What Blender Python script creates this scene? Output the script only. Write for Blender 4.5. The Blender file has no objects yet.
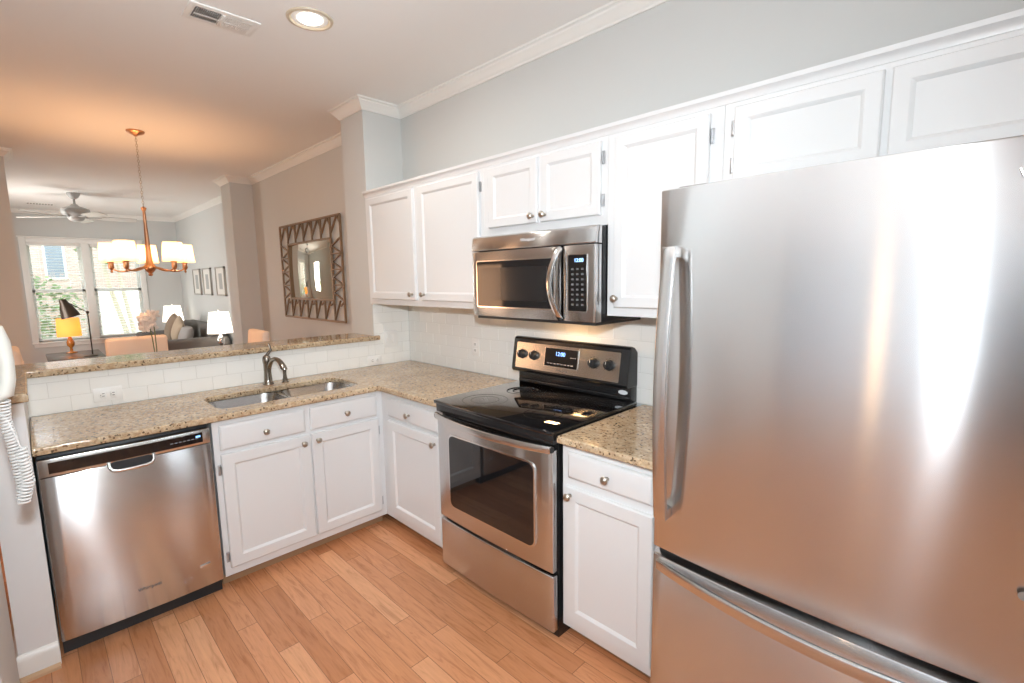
import bpy, bmesh, math, random
from mathutils import Vector, Matrix
random.seed(7)
PI = math.pi
S = bpy.context.scene
COL = S.collection

# ------------------------------------------------------------------ camera
cam_d = bpy.data.cameras.new('camera')
cam = bpy.data.objects.new('camera', cam_d); COL.objects.link(cam)
CP = Vector((3.1735, -2.0621, 1.5242)); YAW, PIT, ROL = 2.35635, -0.12816, -0.01543
fw = Vector((math.cos(YAW)*math.cos(PIT), math.sin(YAW)*math.cos(PIT), math.sin(PIT)))
rt = fw.cross(Vector((0, 0, 1))).normalized(); up = rt.cross(fw)
r2 = rt*math.cos(ROL) + up*math.sin(ROL); u2 = -rt*math.sin(ROL) + up*math.cos(ROL)
M = Matrix((r2, u2, -fw)).transposed().to_4x4(); M.translation = CP
cam.matrix_world = M
cam_d.sensor_width = 36.0; cam_d.lens = 485.94/1024*36.0
cam_d.clip_start = 0.02; cam_d.clip_end = 200
S.camera = cam

# ------------------------------------------------------------------ world, exposure
S.view_settings.view_transform = 'Standard'; S.view_settings.look = 'None'
S.view_settings.gamma = 1.0; S.view_settings.use_curve_mapping = False
S.view_settings.exposure = 0.06
W = bpy.data.worlds.new('sky'); S.world = W; W.use_nodes = True
bg = W.node_tree.nodes['Background']
bg.inputs[0].default_value = (0.86, 0.93, 1.0, 1); bg.inputs[1].default_value = 5.0
try:
    S.cycles.use_denoising = True
    S.cycles.max_bounces = 10; S.cycles.diffuse_bounces = 6; S.cycles.glossy_bounces = 5
    S.cycles.transparent_max_bounces = 12
    S.cycles.sample_clamp_indirect = 6.0; S.cycles.caustics_reflective = False
except Exception:
    pass

def area(name, loc, rot, sx, sy, power, color, portal=False, spread=None):
    d = bpy.data.lights.new(name, 'AREA'); d.shape = 'RECTANGLE'; d.size = sx; d.size_y = sy
    d.energy = power; d.color = color
    if spread: d.spread = spread
    o = bpy.data.objects.new(name, d); COL.objects.link(o); o.location = loc; o.rotation_euler = rot
    if portal: d.cycles.is_portal = True
    return o
def spot_can(name, loc, power, color, size=0.12):
    d = bpy.data.lights.new(name, 'AREA'); d.shape = 'DISK'; d.size = size; d.energy = power; d.color = color
    o = bpy.data.objects.new(name, d); COL.objects.link(o); o.location = loc
    return o
def bulb(name, loc, power, color, r=0.025):
    d = bpy.data.lights.new(name, 'POINT'); d.energy = power; d.color = color; d.shadow_soft_size = r
    o = bpy.data.objects.new(name, d); COL.objects.link(o); o.location = loc
    return o
FZ = 0.035
H = 2.756                                   # ceiling height
WARM = (1.0, 0.53, 0.25); SOFT = (1.0, 0.90, 0.76); CAN = (1.0, .95, .87); DAY = (0.80, 0.90, 1.0)
# daylight through the windows at the living room side and front, plus added fills
area('kitchen_window_fill', (5.14, -.52, 1.57), (0, PI/2, 0), .55, .5, 2, DAY)  # added soft fill at the unseen kitchen window
for z_ in (.9, 1.5, 2.1): bulb('warm_streak_bulb', (2.66, -3.9, z_), 1.6, (1.0, .62, .30), .05)  # bare bulbs added to put a warm streak on the refrigerator
area('daylight_living_side_window', (-5.9, -2.55, 1.45), (PI/2, 0, 0), .85, 1.4, 38, (1.0, .97, .92))
area('dining_warm_fill', (-1.6, -2.85, 1.3), (PI/2, 0, 0), 1.0, .8, 15, (1.0, .56, .31))  # added warm fill for the dining walls; no lamp stands here
area('portal_front_window', (-8.1, -1.25, 1.42), (0, -PI/2, 0), 1.55, 1.6, 1, DAY, portal=True)
# the photographer's flash just above the lens (it throws the shadows under the wall cabinets)
fl_o = area('camera_flash', (3.16, -2.065, 1.74), (0, 0, 0),   .085, .09, 30, (.87, .95, 1.0), spread=math.radians(140))
fl_o.rotation_euler = Vector((-.82, .48, -.05)).to_track_quat('-Z', 'Y').to_euler()
fl_c = area('ceiling_bounce_fill', (3.25, -2.25, 1.70), (0, 0, 0), .15, .15, 24, (.86, .94, 1.0), spread=math.radians(85))  # added fill aimed up to brighten the ceiling
fl_c.rotation_euler = Vector((-.62, .02, .78)).to_track_quat('-Z', 'Y').to_euler()
area('rear_bounce_fill', (3.3, -2.75, 1.5), (math.radians(-115), 0, 0), .4, .4, 66, (.88, .95, 1.0))  # added fill thrown into the back room for soft frontal light
# recessed lamp of the kitchen ceiling, then an added fill
spot_can('lamp_light_sink', (0.767, -0.972, H-0.03), 8.5, CAN)
spot_can('entry_fill', (4.0, -1.75, H-0.03), 8, CAN)  # unseen, no fixture built; added to brighten the kitchen

# ------------------------------------------------------------------ mesh helpers
class MB:
    def __init__(s): s.bm = bmesh.new()
    def _merge(s, t):
        me = bpy.data.meshes.new('t'); t.to_mesh(me); t.free(); s.bm.from_mesh(me); bpy.data.meshes.remove(me)
    def box(s, x0, x1, y0, y1, z0, z1, bev=0.0, seg=2, mat=None):
        t = bmesh.new(); bmesh.ops.create_cube(t, size=1)
        for v in t.verts:
            v.co = Vector(((x0+x1)/2+v.co.x*(x1-x0), (y0+y1)/2+v.co.y*(y1-y0), (z0+z1)/2+v.co.z*(z1-z0)))
        if bev: bmesh.ops.bevel(t, geom=t.edges[:], offset=bev, segments=seg, affect='EDGES', profile=0.5)
        if mat is not None: t.transform(mat)
        s._merge(t); return s
    def lathe(s, prof, c=(0, 0, 0), n=24, mat=None, cap=True):
        t = bmesh.new(); rings = []
        for r, z in prof:
            if r < 1e-6: rings.append([t.verts.new((0, 0, z))])
            else: rings.append([t.verts.new((r*math.cos(2*PI*k/n), r*math.sin(2*PI*k/n), z)) for k in range(n)])
        for a, b in zip(rings, rings[1:]):
            for k in range(n):
                k2 = (k+1) % n
                f = [a[k % len(a)], a[k2 % len(a)], b[k2 % len(b)], b[k % len(b)]]
                g = []
                for v in f:
                    if v not in g: g.append(v)
                if len(g) > 2: t.faces.new(g)
        if cap:
            for R in (rings[0], rings[-1]):
                if len(R) > 2: t.faces.new(R)
        bmesh.ops.recalc_face_normals(t, faces=t.faces)
        if mat is not None: t.transform(mat)
        t.transform(Matrix.Translation(c)); s._merge(t); return s
    def tube(s, pts, r, n=10, cap=True, up=None):
        pts = [Vector(p) for p in pts]; m = len(pts)
        rs = r if isinstance(r, (list, tuple)) else [r]*m
        t = bmesh.new(); rings = []
        ref = Vector(up) if up else None
        for i, p in enumerate(pts):
            d = (pts[min(i+1, m-1)]-pts[max(i-1, 0)]).normalized()
            if ref is None: ref = Vector((0, 0, 1)) if abs(d.z) < .9 else Vector((1, 0, 0))
            a = d.cross(ref).normalized(); b = a.cross(d).normalized()
            ref = b
            rr = rs[i]; ra, rb = (rr if isinstance(rr, tuple) else (rr, rr))
            rings.append([t.verts.new(p+a*ra*math.cos(2*PI*k/n)+b*rb*math.sin(2*PI*k/n)) for k in range(n)])
        for A, B in zip(rings, rings[1:]):
            for k in range(n): t.faces.new((A[k], A[(k+1) % n], B[(k+1) % n], B[k]))
        if cap: t.faces.new(rings[0]); t.faces.new(rings[-1])
        bmesh.ops.recalc_face_normals(t, faces=t.faces); s._merge(t); return s
    def bar(s, pts, w, h, up=(0, 0, 1), bev=0.0):
        """rectangular bar swept along pts; w across, h along up"""
        pts = [Vector(p) for p in pts]; m = len(pts); t = bmesh.new(); rings = []; U = Vector(up)
        for i, p in enumerate(pts):
            d = (pts[min(i+1, m-1)]-pts[max(i-1, 0)]).normalized(); a = d.cross(U).normalized(); b = a.cross(d).normalized()
            rings.append([t.verts.new(p+a*sx*w/2+b*sy*h/2) for sx, sy in ((-1, -1), (1, -1), (1, 1), (-1, 1))])
        for A, B in zip(rings, rings[1:]):
            for k in range(4): t.faces.new((A[k], A[(k+1) % 4], B[(k+1) % 4], B[k]))
        t.faces.new(rings[0]); t.faces.new(rings[-1]); bmesh.ops.recalc_face_normals(t, faces=t.faces)
        if bev:
            es = [e for e in t.edges if len(e.link_faces) == 2 and e.calc_face_angle(0) > .7]
            bmesh.ops.bevel(t, geom=es, offset=bev, segments=2, affect='EDGES', profile=.5)
        s._merge(t); return s
    def prism(s, poly, d0, d1, axis='z', bev=0.0, seg=2, ang=0.6):
        """poly in the plane normal to axis; z:(x,y) x:(y,z) y:(x,z)"""
        f = {'z': lambda a, b, d: (a, b, d), 'x': lambda a, b, d: (d, a, b), 'y': lambda a, b, d: (a, d, b)}[axis]
        t = bmesh.new()
        A = [t.verts.new(f(a, b, d0)) for a, b in poly]; B = [t.verts.new(f(a, b, d1)) for a, b in poly]
        n = len(poly); t.faces.new(A); t.faces.new(B)
        for k in range(n): t.faces.new((A[k], A[(k+1) % n], B[(k+1) % n], B[k]))
        bmesh.ops.recalc_face_normals(t, faces=t.faces)
        if bev:
            es = [e for e in t.edges if len(e.link_faces) == 2 and e.calc_face_angle(0) > ang]
            bmesh.ops.bevel(t, geom=es, offset=bev, segments=seg, affect='EDGES', profile=.5)
        s._merge(t); return s
    def loops(s, rects, mat=None):
        """nested rectangles [(x0,x1,z0,z1,y)...] back to front, bridged, capped"""
        t = bmesh.new(); R = []
        for x0, x1, z0, z1, y in rects:
            R.append([t.verts.new((x0, y, z0)), t.verts.new((x1, y, z0)), t.verts.new((x1, y, z1)), t.verts.new((x0, y, z1))])
        for A, B in zip(R, R[1:]):
            for k in range(4): t.faces.new((A[k], A[(k+1) % 4], B[(k+1) % 4], B[k]))
        t.faces.new(R[0]); t.faces.new(R[-1]); bmesh.ops.recalc_face_normals(t, faces=t.faces)
        if mat is not None: t.transform(mat)
        s._merge(t); return s
    def grid(s, fn, nu, nv):
        t = bmesh.new(); V = [[t.verts.new(fn(i/nu, j/nv)) for j in range(nv+1)] for i in range(nu+1)]
        for i in range(nu):
            for j in range(nv): t.faces.new((V[i][j], V[i+1][j], V[i+1][j+1], V[i][j+1]))
        s._merge(t); return s
    def blob(s, c, r, sub=2, mat=None, pw=1.0):
        t = bmesh.new(); bmesh.ops.create_icosphere(t, subdivisions=sub, radius=1)
        for v in t.verts:
            q = v.co.copy()
            if pw != 1.0: q = Vector([math.copysign(abs(a)**pw, a) for a in q])
            v.co = Vector((q.x*r[0], q.y*r[1], q.z*r[2]))
        if mat is not None: t.transform(mat)
        t.transform(Matrix.Translation(c)); s._merge(t); return s
    def xf(s, mat): s.bm.transform(mat); return s
    def obj(s, name, m, parent=None, angle=0.6, loc=None):
        me = bpy.data.meshes.new(name); bmesh.ops.remove_doubles(s.bm, verts=s.bm.verts, dist=1e-6)
        s.bm.to_mesh(me); s.bm.free()
        me.materials.append(m)
        me.shade_smooth(); me.set_sharp_from_angle(angle=angle)
        o = bpy.data.objects.new(name, me); COL.objects.link(o)
        if parent: o.parent = parent
        if loc: o.location = loc
        return o

def tag(o, label, cat, group=None, kind=None):
    o['label'] = label; o['category'] = cat
    if group: o['group'] = group
    if kind: o['kind'] = kind
    return o
def thing(name, label, cat, loc=(0, 0, 0), rz=0, group=None):
    o = bpy.data.objects.new(name, None); COL.objects.link(o); o.empty_display_size = .05
    o.location = loc; o.rotation_euler = (0, 0, rz); return tag(o, label, cat, group)
def struct(name, mb, m, parent=None, angle=0.6):
    o = mb.obj(name, m, parent, angle)
    o['kind'] = 'structure'
    return o
def copy_tree(o, parent=None):
    c = o.copy(); COL.objects.link(c)
    if parent: c.parent = parent
    for ch in list(o.children): copy_tree(ch, c)
    return c
def curve_mesh(cu):
    o = bpy.data.objects.new('t', cu); COL.objects.link(o)
    dg = bpy.context.evaluated_depsgraph_get(); dg.update()
    me = bpy.data.meshes.new_from_object(o.evaluated_get(dg)); bpy.data.objects.remove(o)
    return me
def slab(name, outer, holes, z0, z1, bev, m, parent=None, origin=(0, 0, 0)):
    """flat slab with rounded edges from outlines in the plan"""
    cu = bpy.data.curves.new(name, 'CURVE'); cu.dimensions = '2D'; cu.fill_mode = 'BOTH'
    for P in [outer]+holes:
        sp = cu.splines.new('POLY'); sp.points.add(len(P)-1); sp.use_cyclic_u = True
        for q, (x, y) in zip(sp.points, P): q.co = (x, y, 0, 1)
    cu.extrude = (z1-z0)/2-bev; cu.bevel_depth = bev; cu.bevel_resolution = 2; cu.offset = -bev
    me = curve_mesh(cu); me.materials.clear(); me.materials.append(m)
    me.transform(Matrix.Translation((-origin[0], -origin[1], (z0+z1)/2-origin[2])))
    me.shade_smooth(); me.set_sharp_from_angle(angle=.7)
    o = bpy.data.objects.new(name, me); COL.objects.link(o); o.location = origin
    if parent: o.parent = parent
    return o
def text(name, s, size, m, parent, mat, ext=0.0006):
    cu = bpy.data.curves.new(name, 'FONT'); cu.body = s; cu.size = size; cu.extrude = ext
    cu.align_x = 'CENTER'; cu.align_y = 'CENTER'
    me = curve_mesh(cu); me.materials.clear(); me.materials.append(m); me.transform(mat)
    o = bpy.data.objects.new(name, me); COL.objects.link(o); o.parent = parent
    return o
FRONT = Matrix.Rotation(PI/2, 4, 'X')          # text facing -y
def T(x, y, z): return Matrix.Translation((x, y, z))
def rrect(x0, x1, y0, y1, r, n=6):
    P = []
    for cx, cy, a0 in ((x1-r, y1-r, 0), (x0+r, y1-r, 90), (x0+r, y0+r, 180), (x1-r, y0+r, 270)):
        for k in range(n+1):
            a = math.radians(a0+90*k/n); P.append((cx+r*math.cos(a), cy+r*math.sin(a)))
    return P
TONEG = Matrix.Rotation(PI/2, 4, 'X')          # lathe axis z -> -y

# ------------------------------------------------------------------ materials
def mat(name, col, rough=.5, metal=0.0, **kw):
    m = bpy.data.materials.new(name); m.use_nodes = True
    p = m.node_tree.nodes['Principled BSDF']
    p.inputs['Base Color'].default_value = (*col, 1); p.inputs['Roughness'].default_value = rough
    p.inputs['Metallic'].default_value = metal
    for k, v in kw.items(): p.inputs[k.replace('_', ' ')].default_value = v
    return m
def N(m, typ, **kw):
    n = m.node_tree.nodes.new(typ)
    for k, v in kw.items():
        if k in ('inp',):
            for a, b in v.items(): n.inputs[a].default_value = b
        else: setattr(n, k, v)
    return n
def L(m, a, ao, b, bi): m.node_tree.links.new(a.outputs[ao], b.inputs[bi])
def ramp(m, stops, interp='LINEAR'):
    n = N(m, 'ShaderNodeValToRGB'); cr = n.color_ramp; cr.interpolation = interp
    while len(cr.elements) < len(stops): cr.elements.new(.5)
    for e, (p, c) in zip(cr.elements, stops): e.position = p; e.color = (*c, 1)
    return n
def bump(m, scale, strength, dist=.002, stretch=None, detail=3):
    p = m.node_tree.nodes['Principled BSDF']; g = N(m, 'ShaderNodeNewGeometry')
    mp = N(m, 'ShaderNodeMapping')
    if stretch: mp.inputs['Scale'].default_value = stretch
    nz = N(m, 'ShaderNodeTexNoise', inp={'Scale': scale, 'Detail': detail}); b = N(m, 'ShaderNodeBump', inp={'Strength': strength, 'Distance': dist})
    L(m, g, 'Position', mp, 'Vector'); L(m, mp, 'Vector', nz, 'Vector'); L(m, nz, 0, b, 'Height'); L(m, b, 'Normal', p, 'Normal')
    return m

white = bump(mat('cabinet_white', (.73, .735, .74), .32), 60, .04)
trimw = mat('trim_white', (.84, .83, .80), .35)
wallk = bump(mat('wall_grey_paint', (.60, .61, .60), .7), 180, .05)
ceilm = bump(mat('ceiling_paint', (.86, .855, .84), .8), 120, .06)
wallw = wallk
black = mat('black_enamel', (.012, .012, .013), .22)
blackp = mat('black_plastic', (.02, .021, .023), .45)
glassb = mat('black_glass', (.008, .008, .009), .04, Coat_Weight=.4, Coat_Roughness=.02)
nickel = mat('brushed_nickel', (.50, .45, .39), .28, 1.0)
chrome = mat('polished_steel', (.80, .80, .80), .14, 1.0)
hinge_m = mat('hinge_steel', (.50, .51, .53), .38, 1.0)
bronze = mat('bronze', (.045, .028, .018), .35, .5)
faucet_m = mat('faucet_nickel', (.30, .27, .235), .24, 1.0)
copper = mat('warm_bronze', (.60, .33, .19), .30, 1.0)
plate_w = mat('outlet_white', (.85, .84, .82), .35)
slot_d = mat('slot_dark', (.03, .03, .03), .5)
grout = mat('grout', (.70, .69, .66), .85)
tile_m = bump(mat('tile_glaze', (.87, .865, .84), .07), 25, .05, .004)
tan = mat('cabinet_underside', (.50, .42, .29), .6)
toe = mat('toe_kick_wood', (.36, .22, .12), .6)
phone_m = mat('phone_white', (.72, .72, .67), .3)
cord_m = mat('cord_white', (.74, .74, .73), .4)
def brushed(name, col, rough, an, dirn='Z', rot=.25, streak=(1, 1, 160)):
    m = mat(name, col, rough, 1.0, Anisotropic=an, Anisotropic_Rotation=rot)
    p = m.node_tree.nodes['Principled BSDF']
    tg = N(m, 'ShaderNodeTangent', direction_type='RADIAL', axis=dirn); L(m, tg, 0, p, 'Tangent')
    g = N(m, 'ShaderNodeTexCoord'); mp = N(m, 'ShaderNodeMapping', inp={'Scale': streak})
    nz = N(m, 'ShaderNodeTexNoise', inp={'Scale': 8.0, 'Detail': 4})
    mr = N(m, 'ShaderNodeMapRange', inp={3: rough*.95, 4: rough*1.05})
    L(m, g, 'Object', mp, 0); L(m, mp, 0, nz, 0); L(m, nz, 0, mr, 0); L(m, mr, 0, p, 'Roughness')
    return m
steel = brushed('stainless_steel', (.655, .655, .66), .20, 1.0)
steel_s = mat('stainless_satin', (.66, .65, .64), .22, 1.0)
sink_m = mat('sink_steel', (.52, .52, .52), .25, 1.0)
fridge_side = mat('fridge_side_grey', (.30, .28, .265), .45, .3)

def granite():
    m = mat('granite', (.6, .5, .4), .07); p = m.node_tree.nodes['Principled BSDF']
    g = N(m, 'ShaderNodeNewGeometry')
    n1 = N(m, 'ShaderNodeTexNoise', inp={'Scale': 48.0, 'Detail': 8.0, 'Roughness': .68, 'Distortion': .6})
    L(m, g, 'Position', n1, 'Vector')
    r1 = ramp(m, [(.26, (.20, .125, .07)), (.40, (.42, .30, .19)), (.52, (.52, .41, .285)), (.66, (.62, .52, .39)), (.8, (.70, .63, .50))])
    L(m, n1, 0, r1, 0)
    v = N(m, 'ShaderNodeTexVoronoi', inp={'Scale': 150.0}); L(m, g, 'Position', v, 'Vector')
    sx = N(m, 'ShaderNodeSeparateColor'); L(m, v, 'Color', sx, 0)
    r2_ = ramp(m, [(.0, (.10, .07, .05)), (.045, (.30, .21, .14)), (.085, (1, 1, 1)), (.86, (1, 1, 1)), (.9, (1.2, 1.17, 1.1))], 'CONSTANT'); L(m, sx, 0, r2_, 0)
    mx = N(m, 'ShaderNodeMix', data_type='RGBA', blend_type='MULTIPLY'); mx.inputs[0].default_value = .85
    L(m, r1, 0, mx, 6); L(m, r2_, 0, mx, 7)
    n2 = N(m, 'ShaderNodeTexNoise', inp={'Scale': 5.0, 'Detail': 3.0}); L(m, g, 'Position', n2, 'Vector')
    r3 = ramp(m, [(.35, (.86, .80, .74)), (.65, (1.08, 1.05, 1.0))]); L(m, n2, 0, r3, 0)
    m2 = N(m, 'ShaderNodeMix', data_type='RGBA', blend_type='MULTIPLY'); m2.inputs[0].default_value = 1
    L(m, mx, 2, m2, 6); L(m, r3, 0, m2, 7); L(m, m2, 2, p, 'Base Color')
    return m
gran = granite()

def planks():
    m = mat('oak_planks', (.5, .3, .2), .27); p = m.node_tree.nodes['Principled BSDF']
    g = N(m, 'ShaderNodeNewGeometry'); s = N(m, 'ShaderNodeSeparateXYZ'); L(m, g, 'Position', s, 0)
    def mth(op, a=None, b=None, va=None, vb=None):
        n = N(m, 'ShaderNodeMath', operation=op)
        if a: L(m, a[0], a[1], n, 0)
        elif va is not None: n.inputs[0].default_value = va
        if b: L(m, b[0], b[1], n, 1)
        elif vb is not None: n.inputs[1].default_value = vb
        return n
    PW, PL = .082, .78
    ry = mth('DIVIDE', (s, 'Y'), vb=PW); row = mth('FLOOR', (ry, 0)); fy = mth('FRACT', (ry, 0))
    wn = N(m, 'ShaderNodeTexWhiteNoise', noise_dimensions='1D'); L(m, row, 0, wn, 'W')
    off = mth('MULTIPLY', (wn, 0), vb=7.0); rx0 = mth('DIVIDE', (s, 'X'), vb=PL); rx = mth('ADD', (rx0, 0), (off, 0))
    cl = mth('FLOOR', (rx, 0)); fx = mth('FRACT', (rx, 0))
    cb = N(m, 'ShaderNodeCombineXYZ'); L(m, row, 0, cb, 0); L(m, cl, 0, cb, 1)
    w2 = N(m, 'ShaderNodeTexWhiteNoise', noise_dimensions='3D'); L(m, cb, 0, w2, 'Vector')
    base = ramp(m, [(0, (.49, .205, .093)), (.35, (.58, .258, .122)), (.7, (.635, .29, .145)), (1, (.70, .35, .185))]); L(m, w2, 0, base, 0)
    # grain stretched along the plank
    mp = N(m, 'ShaderNodeMapping', inp={'Scale': (1.3, 13, 1)}); addv = N(m, 'ShaderNodeVectorMath', operation='ADD')
    sc = N(m, 'ShaderNodeVectorMath', operation='SCALE'); sc.inputs['Scale'].default_value = 9; L(m, w2, 'Color', sc, 0)
    L(m, g, 'Position', addv, 0); L(m, sc, 0, addv, 1); L(m, addv, 0, mp, 0)
    nz = N(m, 'ShaderNodeTexNoise', inp={'Scale': 3.2, 'Detail': 7.0, 'Roughness': .62, 'Distortion': 1.5}); L(m, mp, 0, nz, 0)
    gr = ramp(m, [(.30, (.70, .62, .55)), (.48, (.97, .95, .93)), (.7, (1.10, 1.09, 1.06))]); L(m, nz, 0, gr, 0)
    mx = N(m, 'ShaderNodeMix', data_type='RGBA', blend_type='MULTIPLY'); mx.inputs[0].default_value = .9
    L(m, base, 0, mx, 6); L(m, gr, 0, mx, 7)
    # joints
    a = mth('LESS_THAN', (fy, 0), vb=.022); b = mth('LESS_THAN', (fx, 0), vb=.003); c = mth('MAXIMUM', (a, 0), (b, 0))
    m2 = N(m, 'ShaderNodeMix', data_type='RGBA'); L(m, c, 0, m2, 0); L(m, mx, 2, m2, 6); m2.inputs[7].default_value = (.20, .10, .05, 1)
    L(m, m2, 2, p, 'Base Color')
    bp = N(m, 'ShaderNodeBump', inp={'Strength': .15, 'Distance': .002}); inv = mth('SUBTRACT', None, (c, 0), va=1.0); L(m, inv, 0, bp, 'Height'); L(m, bp, 0, p, 'Normal')
    return m
oak = planks()

def emis(name, col, st, base=None):
    m = mat(name, base or col, .5); p = m.node_tree.nodes['Principled BSDF']
    p.inputs['Emission Color'].default_value = (*col, 1); p.inputs['Emission Strength'].default_value = st
    return m
def glass_pane(name, tint=(.96, .98, .97), gl=.06):
    m = bpy.data.materials.new(name); m.use_nodes = True; nt = m.node_tree; nt.nodes.clear()
    o = nt.nodes.new('ShaderNodeOutputMaterial'); t = nt.nodes.new('ShaderNodeBsdfTransparent'); g = nt.nodes.new('ShaderNodeBsdfGlossy'); x = nt.nodes.new('ShaderNodeMixShader')
    t.inputs[0].default_value = (*tint, 1); g.inputs['Roughness'].default_value = .02; x.inputs[0].default_value = gl
    nt.links.new(t.outputs[0], x.inputs[1]); nt.links.new(g.outputs[0], x.inputs[2]); nt.links.new(x.outputs[0], o.inputs[0])
    return m
pane = glass_pane('window_glass')
def shade_mat(name, col, em, st):
    m = bpy.data.materials.new(name); m.use_nodes = True; nt = m.node_tree; nt.nodes.clear()
    o = nt.nodes.new('ShaderNodeOutputMaterial'); d = nt.nodes.new('ShaderNodeBsdfDiffuse'); t = nt.nodes.new('ShaderNodeBsdfTranslucent')
    x = nt.nodes.new('ShaderNodeMixShader'); a = nt.nodes.new('ShaderNodeAddShader'); e = nt.nodes.new('ShaderNodeEmission')
    d.inputs[0].default_value = (*col, 1); t.inputs[0].default_value = (*col, 1); x.inputs[0].default_value = .5
    e.inputs[0].default_value = (*em, 1); e.inputs[1].default_value = st
    nt.links.new(d.outputs[0], x.inputs[1]); nt.links.new(t.outputs[0], x.inputs[2]); nt.links.new(x.outputs[0], a.inputs[0]); nt.links.new(e.outputs[0], a.inputs[1]); nt.links.new(a.outputs[0], o.inputs[0])
    return m

# ------------------------------------------------------------------ the setting
struct('floor', MB().box(-8.2, 5.4, -4.9, 0.35, -.06, FZ), oak)
struct('ceiling', MB().box(-8.2, 5.4, -4.9, 0.35, H, H+.06), ceilm)
struct('wall_right', MB().box(-3.45, 5.4, 0.008, .13, 0, H), wallk)
struct('wall_living_right', MB().box(-8.2, -3.45, .12, .24, 0, H), wallk)
struct('wall_pier', MB().box(-.33, -.008, -.296, .008, 0, H), wallk)
struct('wall_column', MB().box(-3.62, -3.26, -.235, .12, 0, H), wallk)
struct('wall_column_left', MB().box(-3.62, -3.28, -3.0, -2.060, 0, H), wallk)
struct('wall_left', MB().box(-8.2, -6.4, -2.72, -2.6, 0, H).box(-5.4, -3.62, -2.72, -2.6, 0, H).box(-6.4, -5.4, -2.72, -2.6, 0, .7).box(-6.4, -5.4, -2.72, -2.6, 2.2, H), wallk)
struct('wall_dining_left', MB().box(-3.62, 1.0, -3.12, -3.0, 0, H), wallk)
struct('wall_peninsula', MB().box(-.13, -.008, -2.212, -.296, 0, 1.099), wallk)
struct('wall_peninsula_end', MB().box(-.008, .65, -2.212, -2.100, 0, 1.099), mat('wall_paint_lightened', (.80, .805, .81), .6))  # wall paint lightened here to stand in for light on this face
struct('wall_kitchen_left', MB().box(.95, 1.45, -3.12, -2.200, 0, H), wallk)
# far wall with the window opening
WY0, WY1, WZ0, WZ1 = -1.95, -.50, .60, 2.235
mb = MB()
mb.box(-8.2, -8.0, -2.72, WY0, 0, H).box(-8.2, -8.0, WY1, .24, 0, H).box(-8.2, -8.0, WY0, WY1, 0, WZ0).box(-8.2, -8.0, WY0, WY1, WZ1, H)
struct('wall_far', mb, wallk)
# walls behind the camera, with an unseen kitchen window and an added dark panel
mb = MB(); mb.box(5.2, 5.4, -4.9, -.8, 0, H).box(5.2, 5.4, -.25, .13, 0, H).box(5.2, 5.4, -.8, -.25, 0, 1.25).box(5.2, 5.4, -.8, -.25, 1.9, H)
struct('wall_kitchen_end', mb, wallk)
mb = MB(); mb.box(1.33, 5.4, -4.9, -4.65, 0, H)
pass
struct('wall_back_room', mb, mat('wall_reflection_tint', (.52, .56, .60), .7))  # tint of this unseen wall chosen for the refrigerator's reflection
dr_ = struct('dark_reflection_panel', MB().box(3.42, 4.40, -4.65, -4.60, FZ, 2.15, .004), mat('reflection_dark', (.05, .05, .055), .4))  # unseen dark panel added to darken the refrigerator's right-hand reflection
struct('wall_back_room_left', MB().box(1.33, 1.45, -4.65, -3.12, 0, H), wallk)
# crown moulding swept along the walls (room on the left of the walk)
def sweep(path, prof, zref):
    P = [Vector(p) for p in path]; n = len(P); t = bmesh.new(); rings = []
    for i in range(n):
        d0 = (P[i]-P[i-1]).normalized() if i else None
        d1 = (P[i+1]-P[i]).normalized() if i < n-1 else None
        n0 = Vector((-d0.y, d0.x)) if d0 else None; n1 = Vector((-d1.y, d1.x)) if d1 else None
        if n0 is None: off = n1
        elif n1 is None: off = n0
        else:
            b = (n0+n1).normalized(); off = b/max(.2, b.dot(n0))
        rings.append([t.verts.new((P[i].x+off.x*o, P[i].y+off.y*o, zref+z)) for o, z in prof])
    m = len(prof)
    for A, B in zip(rings, rings[1:]):
        for k in range(m-1): t.faces.new((A[k], A[k+1], B[k+1], B[k]))
    t.faces.new(rings[0]); t.faces.new(rings[-1])
    bmesh.ops.recalc_face_normals(t, faces=t.faces); b = MB(); b._merge(t); return b
CR = [(0, 0), (0, -.068), (.008, -.068), (.011, -.058), (.016, -.055), (.024, -.044), (.038, -.028), (.046, -.022), (.048, -.014), (.055, -.011), (.062, -.009), (.064, 0)]
struct('trim_1', sweep([(5.2, .008), (-.008, .008), (-.008, -.296), (-.33, -.296), (-.33, .008), (-3.26, .008), (-3.26, -.235), (-3.62, -.235), (-3.62, .12), (-8.0, .12), (-8.0, -2.6), (-3.62, -2.6), (-3.62, -2.06), (-3.28, -2.06), (-3.28, -3.0), (.95, -3.0)], CR, H), trimw, angle=.5)
BB = [(0, 0), (.016, 0), (.016, .075), (.010, .092), (.004, .098), (0, .10)]
struct('baseboard_peninsula', sweep([(.65, -2.102), (.65, -2.212), (-.13, -2.212)], BB, FZ), trimw, angle=.5)
struct('baseboard_far', sweep([(-3.62, .12), (-8.0, .12), (-8.0, -2.6), (-3.62, -2.6)], BB, FZ), trimw, angle=.5)
struct('baseboard_dining', sweep([(-.33, .008), (-3.26, .008), (-3.26, -.235)], BB, FZ), trimw, angle=.5)
struct('trim_2', sweep([(.667, -2.102), (.667, -2.229), (-.13, -2.229)], [(0, 0), (.018, 0), (.016, .010), (.008, .017), (0, .018)], FZ), mat('shoe_moulding_oak', (.55, .36, .22), .4))
# cap moulding under the bar granite, on the end of the half wall
struct('trim_3', sweep([(.65, -2.100), (.65, -2.212), (-.13, -2.212)], [(0, 0), (0, -.052), (.006, -.052), (.009, -.035), (.013, -.018), (.016, 0)], 1.099), trimw, angle=.5)

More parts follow.
